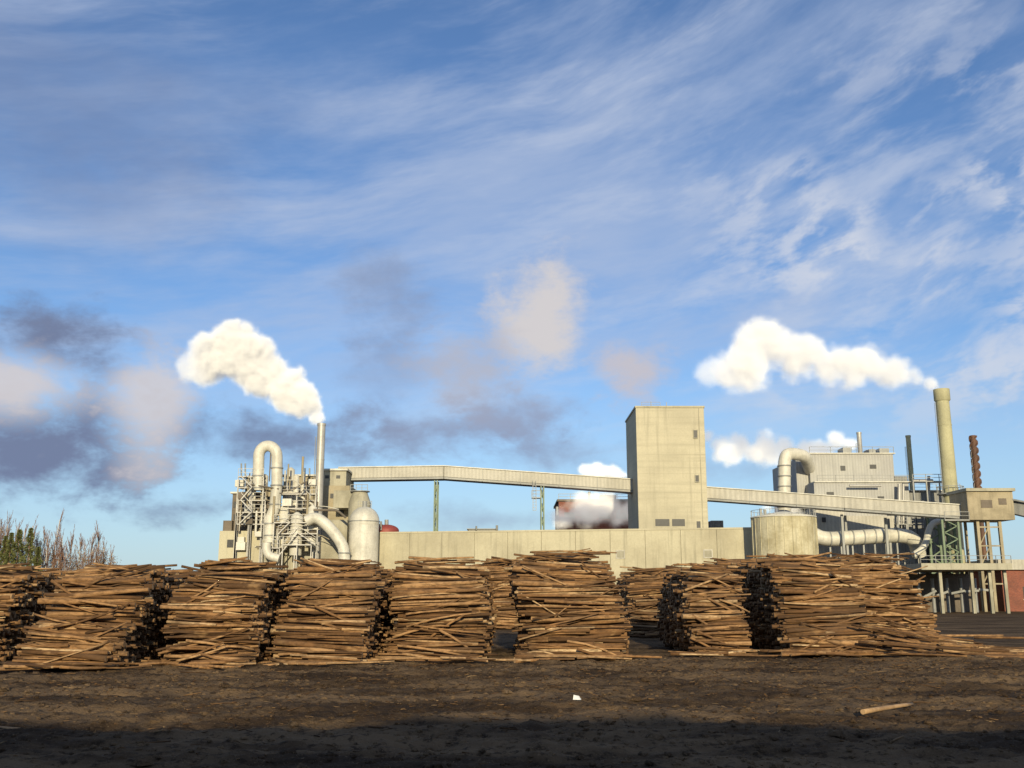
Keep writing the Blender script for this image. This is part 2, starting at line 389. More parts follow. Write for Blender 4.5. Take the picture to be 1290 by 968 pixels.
for (u,v,w,h) in ((876,547,.5,1.2),(878,603,.5,1.0)):
    c=S(u,v,D); a.box(c.x-w/2-.12,c.x-w/2-.003,D-.12,D-.004,c.z-h/2-.1,c.z+h/2+.1); a.box(c.x+w/2+.003,c.x+w/2+.12,D-.12,D-.004,c.z-h/2-.1,c.z+h/2+.1); a.box(c.x-w/2,c.x+w/2,D-.14,D-.004,c.z-h/2-.14,c.z-h/2-.004)
a.done("window_frame",concrete_old,par)
a=Acc(); c=S(818,512,D+5); a.box(c.x-1,c.x+1,D+4,D+6,zt_,zt_+.9); a.beam((c.x,D+3,zt_),(c.x,D+3,zt_+1.6),.1); a.beam((c.x+2.2,D+1,zt_),(c.x+2.2,D+1,zt_+1.1),.1); a.rail((x0+1,D+.5,zt_+.3),(x0+4,D+.5,zt_+.3),.7,.05); a.done("roof_equipment",grey_steel,par)
# ------------------------------------------------------------------ conveyor gallery
par=empty("conveyor_gallery",(sx(645,600,163),163,0))
def gal(a,p,q,w,h):
    p=Vector(p);q=Vector(q);d=(q-p).normalized(); r=d.cross(Vector((0,0,1))).normalized()*w/2; up=Vector((0,0,h))
    a.add([p-r,p+r,q+r,q-r,p-r+up,p+r+up,q+r+up,q-r+up],[(0,1,2,3),(7,6,5,4),(0,4,5,1),(1,5,6,2),(2,6,7,3),(3,7,4,0)])
nodes=[(428,604,164),(560,602,164),(800,619,164)]
nodes2=[(884,628,162),(1060,641,157),(1240,654,151)]
body=Acc(); trim=Acc(); under=Acc()
for seq in (nodes,nodes2):
    P=[S(*n_) for n_ in seq]
    for p,q in zip(P,P[1:]):
        gal(body,p,q,3.2,1.7)
        gal(trim,p+Vector((0,0,1.703)),q+Vector((0,0,1.703)),3.6,.14)
        gal(under,p-Vector((0,0,.35)),q-Vector((0,0,.35)),2.9,.345)
        n_=int((q-p).length/6)
        for i in range(n_+1):
            c=p.lerp(q,i/n_); under.beam(c+Vector((0,-1.64,-.3)),c+Vector((0,-1.64,1.7)),.08,.06)
body.done("cladding",clad_light,par); trim.done("roof",white_metal,par); under.done("girder",grey_steel,par)
posts=Acc()
for (u,v,D) in ((550,604,164),(683,611,164)):
    t=S(u,v,D)
    for dx in (-.22,.22): 
        posts.beam((t.x+dx,D-1.2,0),(t.x+dx,D-1.2,t.z-.3),.2); posts.beam((t.x+dx,D+1.2,0),(t.x+dx,D+1.2,t.z-.3),.2)
    for k in range(9):
        z=t.z*k/9; posts.beam((t.x-.22,D-1.2,z),(t.x+.22,D-1.2,z+1.2),.1)
        posts.beam((t.x,D-1.2,z),(t.x,D+1.2,z+1.5),.12)
posts.done("trestle_legs",green,par)
a=Acc(); c=S(676,628,162)
a.box(c.x-.8,c.x+.6,161.5,163,c.z,c.z+.12); a.rail((c.x-.8,161.5,c.z+.1),(c.x+.6,161.5,c.z+.1),1.1,.08,.7); a.beam((c.x-.6,161.6,c.z-2),(c.x-.6,161.6,c.z+3),.1); a.beam((c.x-.1,161.6,c.z-2),(c.x-.1,161.6,c.z+3),.1)
for k in range(11): a.beam((c.x-.6,161.6,c.z-2+k*.45),(c.x-.1,161.6,c.z-2+k*.45),.06)
a.done("ladder",grey_steel,par)
a=Acc()
for u in (958,1060,1115): 
    t=S(u,633+(u-884)*.074,158); a.beam((t.x,t.y,0),(t.x,t.y,t.z-.3),.35); a.beam((t.x+1.2,t.y+2,0),(t.x+1.2,t.y+2,t.z-.3),.35)
a.done("steel_legs",grey_steel,par)
# ------------------------------------------------------------------ transfer house at right end
def pbox(a,u0,u1,v0,v1,D,dep,zb=None):
    um=(u0+u1)/2; vm=(v0+v1)/2
    a.box(sx(u0,vm,D),sx(u1,vm,D),D,D+dep,sz(um,v1,D) if zb is None else zb,sz(um,v0,D)); return a
par=empty("transfer_house",(sx(1250,640,150),153,0))
pbox(Acc(),1219,1277,619,655,148,6).done("walls",tan,par)
a=Acc(); pbox(a,1217,1279,615,618.8,147.6,6.8); a.done("roof",concrete_old,par)
a=Acc(); pbox(a,1236,1250,630,640,147.95,.04); pbox(a,1258,1268,628,636,147.95,.04); a.done("window",brown_louvre,par)
a=Acc()
xs=[sx(u,690,149) for u in (1234,1247,1262)]; zb=sz(1250,655,148)-.01
for x in xs:
    a.beam((x,149,0),(x,149,zb),.42); a.beam((x,153,0),(x,153,zb),.35)
for z in np.linspace(4,zb-1,4): a.beam((xs[0],149,z),(xs[-1],149,z),.2)
for k in range(3):
    z=4+k*(zb-5)/3; a.beam((xs[0],148.9,z),(xs[1],148.9,z+(zb-5)/3),.15)
a.done("support_frame",tan,par)
a=Acc(); p=S(1277,648,150); q=S(1345,664,147); gal(a,p,q,3,2.2); gal(a,p+Vector((-1.5,0,2.2)),q+Vector((0,0,2.2)),3.4,.25); a.done("outgoing_gallery",clad_dark,par)
a=Acc(); a.rail((sx(1190,650,147),147,zb),(sx(1221,650,147),147,zb),1.1,.08); a.box(sx(1190,650,147),sx(1221,650,147),147,149,zb-.2,zb); a.done("platform",grey_steel,par)
a=Acc()
for i in range(14):
    z=zb*i/14; a.beam((sx(1190+ (i%2)*16,690,148),147.6,z),(sx(1206-(i%2)*16,690,148),147.6,z+zb/14),.3,.12)
for u in (1188,1208): a.beam((sx(u,690,148),147.6,0),(sx(u,690,148),147.6,zb),.3)
a.done("stair_tower",green,par)
# ------------------------------------------------------------------ storage tank
D=136; par=empty("storage_tank",(sx(988,675,D),D,0)); cx=par.location.x; R=4.25; zt_=sz(988,653,D)
Acc().tube([(cx,D,0),(cx,D,zt_)],R,48).done("shell",tank_mat,par)
a=Acc()
a.tube([(cx,D,zt_),(cx,D,zt_+.15),(cx,D,zt_+.9)],[R+.12,R+.12,.5],48); a.done("roof",white_metal,par)
a=Acc()
for k in range(24):
    an=2*math.pi*k/24; a.beam((cx+math.cos(an)*(R+.03),D+math.sin(an)*(R+.03),0),(cx+math.cos(an)*(R+.03),D+math.sin(an)*(R+.03),zt_-.02),.07,.09)
a.done("ribs",tank_mat,par)
a=Acc()
for k in range(28):
    a0=2*math.pi*k/28;a1=2*math.pi*(k+1)/28
    p=Vector((cx+R*math.cos(a0),D+R*math.sin(a0),zt_+.1)); q=Vector((cx+R*math.cos(a1),D+R*math.sin(a1),zt_+.1))
    a.beam(p,p+Vector((0,0,.9)),.05); a.beam(p+Vector((0,0,.9)),q+Vector((0,0,.9)),.05)
a.done("handrail",grey_steel,par)
# ------------------------------------------------------------------ right boiler house
par=empty("boiler_house",(sx(1090,660,172),182,0))
a=Acc(); pbox(a,1028,1148,608,700,170,26,0); a.done("main_hall",clad,par)
a=Acc(); pbox(a,1020,1126,572,608,174,20); pbox(a,1004,1020,578,640,175,16); a.done("upper_block",clad,par)
a=Acc(); pbox(a,1148.5,1212,619,700,171,22,0); pbox(a,1126.5,1143,600,608,174,10); a.done("east_wing",clad_dark,par)  # shade on the wing is put into its darker cladding colour
a=Acc(); pbox(a,1018,1128,570.6,571.8,173.7,20.6); pbox(a,1026,1150,606.6,607.8,169.7,4); pbox(a,1147,1214,617.5,618.8,170.6,22.8); a.done("roof_edge",white_metal,par)
a=Acc(); pbox(a,1026,1064,640,672,166,4,0); pbox(a,1068,1130,650,700,167,3,0); a.done("annex",clad_light,par)
a=Acc()
for u,v,w,h in ((1062,590,6,3),(1100,588,8,2.5),(1046,622,9,2),(1110,628,8,2.5),(1160,636,5,3),(1180,640,5,3),(1038,655,5,3)):
    DD=173.9 if v<608 else (169.9 if u<1148 else 170.9)
    if u==1038: DD=165.9
    pbox(a,u-w/2,u+w/2,v-h,v+h,DD,.08)
a.done("windows",dark,par)
a=Acc()
a.rail(S(1020,571,174),S(1126,571,174),1.1,.08,3); a.rail(S(1030,607,170.2),S(1145,607,170.2),1.1,.08,3); a.rail(S(1150,618,171.2),S(1210,618,171.2),1.1,.08,3)
pbox(a,1062,1072,564,571.5,178,3); pbox(a,1095,1103,566,571.5,178,3); pbox(a,1108,1120,565,571,180,3)
a.done("roof_equipment",grey_steel,par)
a=Acc(); a.tube(bend([S(988,645,168),S(988,580,168),S(992,571,168),S(1014,574,170),S(1020,592,175)],1.6),1.05); a.done("inlet_duct",white_metal,par)
a=Acc()
for k in range(5): c=S(988,640-k*13,168); a.tube([c,c+Vector((0,0,.2))],1.18)
a.done("duct_flanges",grey_steel,par)
a=Acc(); a.tube(bend([S(1022,672,160),S(1038,680,160),S(1130,674,160),S(1152,678,161),S(1158,700,162)],2),1.15); a.tube(bend([S(1150,700,158),S(1165,690,158),S(1172,660,160),S(1190,655,160)],1.5),.5); a.done("flue_duct",white_metal,par)
a=Acc()
for u in range(1045,1130,14): c=S(u,680-(u-1038)*.065,160); a.tube([c-Vector((.1,0,0)),c+Vector((.1,0,0))],1.25); a.beam((c.x,160,0),(c.x,160,c.z),.25)
a.done("flue_flanges",grey_steel,par)
a=Acc()
for (u0,v0,u1,v1,r) in ((1030,640,1030,668,.25),(1050,632,1050,668,.2),(1133,610,1133,670,.3),(1138,610,1138,668,.2),(1070,612,1110,612,.2),(1170,600,1170,650,.25),(1150,606,1175,606,.3),(1205,625,1205,690,.35),(1060,640,1060,668,.15)):
    a.tube([S(u0,v0,168.6),S(u1,v1,168.6)],r,10)
a.done("pipes",galv,par)
a=Acc()
for (u0,u1,v) in ((1130,1165,640),(1130,1165,660),(1150,1200,606),(1165,1205,665),(1165,1205,645)):
    p=S(u0,v,166);q=S(u1,v,166); a.box(p.x,q.x,166,168,p.z-.15,p.z); a.rail(p,(q.x,166,p.z),1.1,.09)
    for x in np.linspace(p.x,q.x,4): a.beam((x,166,0),(x,166,p.z-.16),.2)
a.done("platforms",grey_steel,par)
a=Acc()
for u in (1172,1185,1196,1204): x=sx(u,690,160); a.beam((x,160,0),(x,160,sz(u,650,160)),.35)
for k in range(4): 
    z=3+k*2.6; a.beam((sx(1172,690,160),160,z),(sx(1204,690,160),160,z+2.6),.2); a.beam((sx(1204,690,160),160,z),(sx(1172,690,160),160,z+2.6),.2)
a.done("green_frame",green,par)
# ------------------------------------------------------------------ chimneys
def chimney(name,u,vm,vt,D,r,mat,rt=None,cap=True,zb=0):
    x=sx(u,vm,D); z=sz(u,vt,D); rt=rt or r
    par=empty(name,(x,D,0))
    Acc().tube([(x,D,zb),(x,D,z*.5),(x,D,z)],[r,(r+rt)/2,rt],28,True).done("shaft",mat,par)
    a=Acc()
    if cap:
        a.tube([(x,D,z-1.9),(x,D,z-1.7),(x,D,z+.15)],[rt*1.02,rt*1.22,rt*1.22],28,False)
        a.tube([(x,D,z-6),(x,D,z-5.8)],rt*1.08,28)
        a.done("crown",mat,par)
    else:
        a.tube([(x,D,z-.3),(x,D,z+.02)],rt*1.12,20,False); a.tube([(x,D,z*.8),(x,D,z*.8+.12)],rt*1.1,20); a.done("rim",mat,par)
    a=Acc(); a.tube([(x,D,z+.021),(x,D,z+.03)],rt*.85,20); a.done("flue",dark,par)
    a=Acc(); xx=x-rt-.22
    for s_ in (-.2,.2): a.beam((xx,D+s_,max(zb,8)),(xx,D+s_,z-2),.05)
    a.done("ladder",grey_steel,par)
    return par,x,z
p_,x_,z_=chimney("boiler_chimney",1192,560,492,163,1.3,stack_mat,1.05)
a=Acc(); zz=sz(1195,622,163); a.tube([(x_,163,zz-.2),(x_,163,zz)],2.1,24); 
for k in range(12):
    a0=2*math.pi*k/12;a1=2*math.pi*(k+1)/12
    p=Vector((x_+2.05*math.cos(a0),163+2.05*math.sin(a0),zz)); q=Vector((x_+2.05*math.cos(a1),163+2.05*math.sin(a1),zz)); a.beam(p,p+Vector((0,0,1.1)),.08); a.beam(p+Vector((0,0,1.1)),q+Vector((0,0,1.1)),.08)
a.done("gallery_ring",grey_steel,p_)
chimney("steel_mill_chimney",403,590,534,150,.66,galv,.60,False)
chimney("vent_stack",1083,560,545,180,.42,galv,None,False,20)
chimney("vent_stack",1146,575,549,176,.42,stack_mat,None,False,0)
p_,x,z=chimney("straked_stack",1229,585,549,172,.42,rust,None,False)
a=Acc()
for st in range(3):
    N=90; pts=[]
    for i in range(N):
        t=i/(N-1); an=t*math.pi*2*3.2+st*2.094; zz=z*(.55+.44*t); r0,r1=.40,.72
        pts+= [(x+r0*math.cos(an),172+r0*math.sin(an),zz),(x+r1*math.cos(an),172+r1*math.sin(an),zz),(x+r1*math.cos(an),172+r1*math.sin(an),zz+.25),(x+r0*math.cos(an),172+r0*math.sin(an),zz+.25)]
    a.add(pts,[(4*i+k,4*i+(k+1)%4,4*(i+1)+(k+1)%4,4*(i+1)+k) for i in range(N-1) for k in range(4)])
a.done("helical_strakes",rust,p_)
# ------------------------------------------------------------------ canopy + brick building at right
par=empty("loading_canopy",(sx(1210,740,140),140,0)); a=Acc()
zc=S(1205,719,140).z
x0=sx(1150,720,138); x1=sx(1262,720,138); Acc().box(x0,x1,135,152,zc,zc+.85).done("roof_slab",concrete_old,par)
a.rail((x0,135.1,zc+.85),(x1,135.1,zc+.85),1.0,.07,2); a.done("handrail",grey_steel,par)
a=Acc()
for t in (.25,.6,.8,.97):
    x=x0+(x1-x0)*t
    for y in (136.6,151): a.box(x-.2,x+.2,y-.2,y+.2,0,zc-.002)
a.done("columns",concrete_old,par)
a=Acc(); a.box(x0+.5,x1-.3,147,148.5,0,zc-.3); a.done("machinery_casing",brown_louvre,par)
a=Acc()
for k in range(5):
    xx=x0+3+k*2; a.tube([(xx,144,0),(xx,144,zc-1)],.25,12); a.beam((xx,143,2+k*.3),(xx+2,143,3),.3)
a.done("pipes",grey_steel,par)
D=152; par=empty("brick_warehouse",(sx(1290,740,D),D+8,0)); x0=sx(1263,740,D); x1=x0+26; zc=sz(1275,718,D)
Acc().box(x0,x1,D,D+16,0,zc).done("walls",brick,par)
Acc().box(x0-.6,x1+.6,D-.6,D+16.6,zc+.002,zc+1.5).done("roof_fascia",clad_light,par)
a=Acc(); 
for k in range(5): a.box(x0+3+k*4.5,x0+5+k*4.5,D-.03,D-.004,1.8,3.6)
a.done("windows",dark,par)
a=Acc()
for k in range(5):
    xx=x0+3+k*4.5; a.box(xx-.1,xx+2.1,D-.1,D-.004,1.65,1.797); a.box(xx+.95,xx+1.05,D-.07,D-.033,1.8,3.6)
a.done("window_sills",concrete,par)
# ------------------------------------------------------------------ red-brick mill building behind wall
D=185; par=empty("brick_mill_building",(sx(750,650,D),D+8,0))
x0=sx(704,650,D);x1=sx(850,650,D);zc=sz(750,632,D)
Acc().box(x0,x1,D,D+16,0,zc).done("walls",brick,par)
Acc().box(x0-.3,x1+.3,D-.3,D+16.3,zc+.002,zc+.4).done("roof",brown_louvre,par)
a=Acc(); 
for k in range(5): a.box(x0+1+k*3.2,x0+3+k*3.2,D-.03,D-.004,zc-3.2,zc-2)
a.done("windows",dark,par)
a=Acc(); a.box(x0-.5,x0-.1,D-.5,D-.1,0,zc-1); a.done("downpipe",grey_steel,par)
a=Acc(); a.box(x0+8,x0+11,D+3,D+6,zc+.4,zc+1.5); a.rail((x0,D,zc+.4),(x0+13,D,zc+.4),1,.08); a.tube([(x0+6,D+4,zc),(x0+6,D+4,zc+2.2)],.25,12); a.done("roof_equipment",grey_steel,par)
par=empty("low_mill_roof",(sx(600,668,175),178,0)); a=Acc(); pbox(a,590,625,667,700,175,8,0); pbox(a,897,912,656,700,175,8,0); a.done("walls",clad_dark,par); a=Acc(); a.tube([S(626,668,174),S(626,662,174)],.2,8);a.tube([S(600,668,174),S(600,663,174)],.15,8); pbox(a,588,627,666,666.9,174.8,8.4); a.done("roof_vents",grey_steel,par)
# ------------------------------------------------------------------ left pulp mill
par=empty("pulp_mill",(sx(350,690,155),158,0))
a=Acc(); pbox(a,276,330,669,700,148,14,0); a.done("concrete_base",concrete_wall,par)
a=Acc(); pbox(a,330.5,352,680,700,147,10,0); pbox(a,352.5,437,655,700,150,10,0); a.done("lower_block",concrete_old,par)
a=Acc(); pbox(a,281,292,656,669,149,10); pbox(a,292,326,622,668.8,150,12); a.done("louvre_block",brown_louvre,par)
a=Acc(); pbox(a,356,398,600,655,156,12); pbox(a,398.3,440,612,655,157,12); a.done("process_building",tan,par)
a=Acc(); pbox(a,404,436,593,612,158,8); pbox(a,420,447,618,640,153,3.5); a.done("head_house",concrete_old,par)
a=Acc(); pbox(a,354,400,597.8,599.8,155.6,12.6); pbox(a,402,438,590.5,592.8,157.6,8.6); pbox(a,290,328,619.8,621.8,149.6,12.6); a.done("roof_edges",white_metal,par)
a=Acc()
for u,v,w,h in ((363,612,4,3),(374,612,4,3),(386,612,4,3),(363,630,4,3),(388,634,10,4),(420,625,8,3),(412,601,5,2),(426,601,5,2),(430,646,6,3),(420,668,8,4),(400,668,6,4)):
    DD=155.95 if u<398 and v<655 else (157.95 if v<610 else 156.95)
    if v>655: DD=149.95
    pbox(a,u-w/2,u+w/2,v-h,v+h,DD,.08)
for u in (297,306,315): pbox(a,u-3,u+3,632,640,149.95,.08); pbox(a,u-3,u+3,648,655,149.95,.08)
pbox(a,286,294,680,690,147.95,.08); pbox(a,300,308,680,690,147.95,.08)
a.done("openings",dark,par)
a=Acc(); r=.82
arc=[S(337.5-11.5*math.cos(t),575-13*math.sin(t),147.5) for t in np.linspace(0,math.pi,14)]
a.tube([S(325,618,147.5)]+arc+[S(349,610,147.5),S(346,640,147.5),S(341,652,147.5),S(340,684,147.5)],r,24); a.done("gas_duct",white_metal,par)
a=Acc()
for (u,v) in ((325,600),(325,615),(349,590),(348.5,612),(346,636),(340,660),(340,675)):
    c=S(u,v,147.5); a.tube([c-Vector((0,0,.1)),c+Vector((0,0,.1))],r*1.12,24)
a.done("duct_flanges",grey_steel,par)
a=Acc(); a.tube(bend([S(386,657,145),S(398,651,145),S(415,664,145),S(431,685,145),S(434,698,145),S(434,725,145)],1.4),.82,24); a.tube(bend([S(336,684,145),S(336,700,145),S(352,704,145)],1),.6,20); a.done("vent_duct",white_metal,par)
a=Acc()
for (u,v) in ((434,697),(434,708)): c=S(u,v,145); a.tube([c-Vector((0,0,.1)),c+Vector((0,0,.1))],.92,24)
a.done("vent_duct_flanges",grey_steel,par)
a=Acc()
for (u,v0,v1,r,D) in ((312,604,660,.65,149),(364,592,648,.6,151),(372,600,640,.4,151),(381,596,625,.35,152),(318,590,650,.35,148.5),(330,600,675,.5,149),(392,640,690,.7,148),(356,640,690,.8,148.5),(372,650,700,.9,147)):
    p=S(u,v1,D);q=S(u,v0,D); q.x=p.x; a.tube([p,q,q+Vector((0,0,r*.6))],[r,r,r*.25],18)
a.done("vessels",white_metal,par)
def mess(seed,n,name,mat):
    a=Acc(); R_=random.Random(seed)
    for i in range(n):
        u=R_.uniform(300,398); v=R_.uniform(604,692); D=R_.uniform(146.5,149.5); k=R_.random(); r=R_.choice((.06,.09,.12,.18))
        if k<.5: a.tube([S(u,v,D),S(u,v,D)+Vector((0,0,R_.uniform(1,5)))],r,8)
        elif k<.8:
            p=S(u,v,D); a.tube(bend([p,p+Vector((R_.uniform(1,4),0,0)),p+Vector((R_.uniform(4,5),0,R_.uniform(-3,2)))],.5,3),r,8)
        else:
            p=S(u,v,D); s=R_.uniform(.3,.8); a.box(p.x-s,p.x+s,D-.4,D+.6,p.z-s*.8,p.z+s*.8)
    a.done(name,mat,par)
mess(3,34,"process_pipes",white_metal); mess(8,26,"process_equipment",brown_louvre); mess(12,20,"process_valves",tan)
a=Acc()
for (u0,u1,v,D) in ((300,332,600,147),(300,332,614,147),(300,334,630,147),(298,334,645,147),(298,334,660,147),(350,398,622,148),(350,396,640,148),(345,400,658,146),(350,400,672,146),(330,352,690,145.5),(356,392,686,145)):
    p=S(u0,v,D); q=S(u1,v,D); z=p.z; a.box(p.x,q.x,D,D+2,z-.14,z); a.rail((p.x,D,z),(q.x,D,z),1.1,.06,1.4)
    for t in (0,.5,1): a.beam((p.x+(q.x-p.x)*t,D+.1,0),(p.x+(q.x-p.x)*t,D+.1,z-.15),.13)
for (u0,v0,u1,v1) in ((352,700,375,672),(398,686,376,672),(352,672,366,658),(302,660,318,645),(318,645,304,630),(304,630,318,614),(318,614,304,600)):
    p=S(u0,v0,145.6); q=S(u1,v1,145.6); a.beam(p,q,.7,.14); a.beam(p+Vector((0,-.3,1)),q+Vector((0,-.3,1)),.07)
a.done("platforms_and_stairs",galv,par)
a=Acc()
for u in (304,309,321,353,384,390): a.tube([S(u,600,152),S(u,584 if u<330 else 590,152)],.12,8)
a.done("antenna_rods",grey_steel,par)
D=148; c=S(459,655,D); R=19*mpp(D)
par=empty("spherical_tank",(c.x,D,0)); Acc().sphere((c.x,D,c.z-.3),R).tube([(c.x,D,0),(c.x,D,c.z-.3)],R*.97,32).done("vessel",white_metal,par)
a=Acc(); a.tube([(c.x,D,c.z-.35),(c.x,D,c.z-.2)],R*1.02,32); a.tube([(c.x,D,c.z+R-.5),(c.x,D,c.z+R+.5)],.35,12); a.rail((c.x-1,D,c.z+R-.5),(c.x+1,D,c.z+R-.5),1,.06,.6)
a.done("nozzle_and_girdle",grey_steel,par)
D=153; c=S(453,640,D); par=empty("feed_hopper",(c.x,D,0))
x=c.x; a=Acc(); a.tube([(x,D,0),(x,D,sz(452,634,D)),(x,D,sz(452,620,D))],[1.7,1.7,1.1],24); a.done("shell",concrete_old,par)
a=Acc(); z=sz(452,620,D); a.tube([(x,D,z),(x,D,z+.12)],1.5,24); a.rail((x-1.3,D-1.2,z),(x+1.3,D-1.2,z),1,.07,.8); a.done("handrail",grey_steel,par)
D=153; c=S(487,668,D); par=empty("red_dome_tank",(c.x,D,0)); a=Acc(); a.sphere((c.x,D,sz(487,669,D)),1.9,.5,True).tube([(c.x,D,0),(c.x,D,sz(487,669,D))],1.9,24); a.done("shell",redp,par)
a=Acc(); a.tube([S(487,664,D),S(487,655,D)],.3,10); a.tube([S(480,668,D-2),S(480,657,D-2)],.15,8); pbox(a,474,480,660,690,152,2,0); a.done("vent_pipe",grey_steel,par)
# ------------------------------------------------------------------ trees
def branchmat(name,c,var=None):
    if not var: return weathered(name,c,tuple(x*.7 for x in c),streak=0,scale=2)
    m,nt,b=newmat(name); r=nt.node('ShaderNodeNewGeometry').outputs['Random Per Island']
    nt.l.new(nt.mix(r,c,var),b.inputs['Base Color']); b.inputs['Roughness'].default_value=.9; return m
twig=branchmat("birch_twigs",(.34,.20,.14)); needles=branchmat("conifer_needles",(.08,.095,.025),(.18,.18,.055)); shrubm=branchmat("shrub_leaves",(.11,.085,.03),(.34,.20,.07)); birchbark=branchmat("birch_bark",(.60,.54,.46))
def baretree(L,TR,x,y,h,R_):
    def br(p,d,l,r,lev):
        d=d.normalized(); q=p+d*l
        c=(p+q)/2; (TR if lev==3 else L).append([*c,*d,l,r,r*.35,l*.012])
        if lev==0: return
        n={3:32,2:9,1:5}[lev]
        for i in range(n):
            t=R_.uniform(.22,.98) if lev==3 else R_.uniform(.15,1)
            a=R_.uniform(0,6.283); sp=Vector((math.cos(a),math.sin(a),0))
            nd=d*.95+sp*R_.uniform(.2,.5)+Vector((0,0,.4))
            br(p+d*l*t,nd,l*R_.uniform(.20,.32)*(1.25-.8*t if lev==3 else 1),max(.010,r*.30),lev-1)
    br(Vector((x,y,0)),Vector((R_.gauss(0,.02),R_.gauss(0,.02),1)),h*.95,h*.009,3)
R_=random.Random(5); L=[]; TR=[]
for (u,vt,D) in ((-30,660,126),(-12,664,125),(3,652,124),(14,658,122),(25,662,123),(38,657,122),(52,668,123),(66,648,122),(78,670,122),(88,668,124),(98,678,123),(111,666,122),(121,664,123),(130,682,124),(60,674,121),(8,685,120),(72,680,121),(-5,658,123),(46,676,122),(140,692,123),(104,682,122),(84,688,121),(118,688,121)):
    p=S(u,vt,D); baretree(L,TR,sx(u,720,D),D,p.z,R_)
tp=empty("birch_tree_row",(0,0,0))
for nm,LL,mm,sg in (("branches",L,twig,4),("trunks",TR,birchbark,8)):
    o=logs_mesh(nm,LL,mm,sg,2 if sg==4 else 4); o.parent=tp
def conifer(u,vt,D,name="spruce_tree",m=needles,wid=.2):
    p=S(u,vt,D); x=sx(u,720,D); h=p.z; par=empty(name,(x,D,0)); Acc().tube([(x,D,0),(x,D,h*.96)],[.16,.03],8).done("trunk",twig,par)
    a=Acc()
    for i in range(4200):
        t=R_.random()**.75; t=.06+.93*t; z=h*t; rr=h*wid*(1-t)*(.7+.45*math.sin(z*5+x))+.06; an=R_.uniform(0,6.283); r=rr*R_.random()**.5
        c=Vector((x+r*math.cos(an),D+r*math.sin(an),z-.25*r)); s=R_.uniform(.07,.16)
        d=Vector((math.cos(an)+R_.gauss(0,.3),math.sin(an)+R_.gauss(0,.3),-.2)).normalized(); sd=Vector((R_.gauss(0,1),R_.gauss(0,1),R_.gauss(0,1))).normalized()*s*.5
        a.add([c-sd,c+sd,c+d*s*2],[(0,1,2)])
    a.done("needles",m,par)
conifer(20,666,120); conifer(34,664,119.5); conifer(3,674,120); conifer(46,688,119.5); conifer(-20,672,120); conifer(10,670,119.5)
a=Acc()
for i in range(46000):
    u=R_.uniform(-80,152); D=R_.uniform(121,129); hh=7.6+2.0*mnoise.noise(Vector((u*.09,D*.3,0)))+1.6*mnoise.noise(Vector((u*.4,D*.6,4)))+ (1.3 if u<50 else -.4)-(max(0,u-125)*.06)
    z=hh*R_.random()**.8; x=sx(u,720,D); s=R_.uniform(.05,.12)
    c=Vector((x,D,z)); e=[Vector((R_.gauss(0,1),R_.gauss(0,1),R_.gauss(0,1))).normalized()*s for _ in range(3)]
    a.add([c+e[0],c+e[1],c+e[2]],[(0,1,2)])
a.done("shrub_thicket",shrubm)
a=Acc()
for i in range(1500):
    an=R_.uniform(-1.15,1.15); D=R_.uniform(620,760); x=math.sin(an)*D; y=math.cos(an)*D; h=R_.uniform(9,17); w=h*.22; k=6
    vs=[(x,y,h)]
    for lv,(zz,ww) in enumerate(((.75,.45),(.72,.3),(.45,.8),(.42,.6),(.08,1.05))):
        for j in range(k): b=6.283*j/k+lv; q=w*ww*R_.uniform(.7,1.3); vs.append((x+q*math.cos(b),y+q*math.sin(b),h*zz))
    fs=[(0,1+j,1+(j+1)%k) for j in range(k)]
    for lv in range(4):
        o=1+lv*k; fs+=[(o+j,o+k+j,o+k+(j+1)%k,o+(j+1)%k) for j in range(k)]
    a.add(vs,fs)
a.done("distant_forest",branchmat("distant_conifers",(.06,.07,.045)))
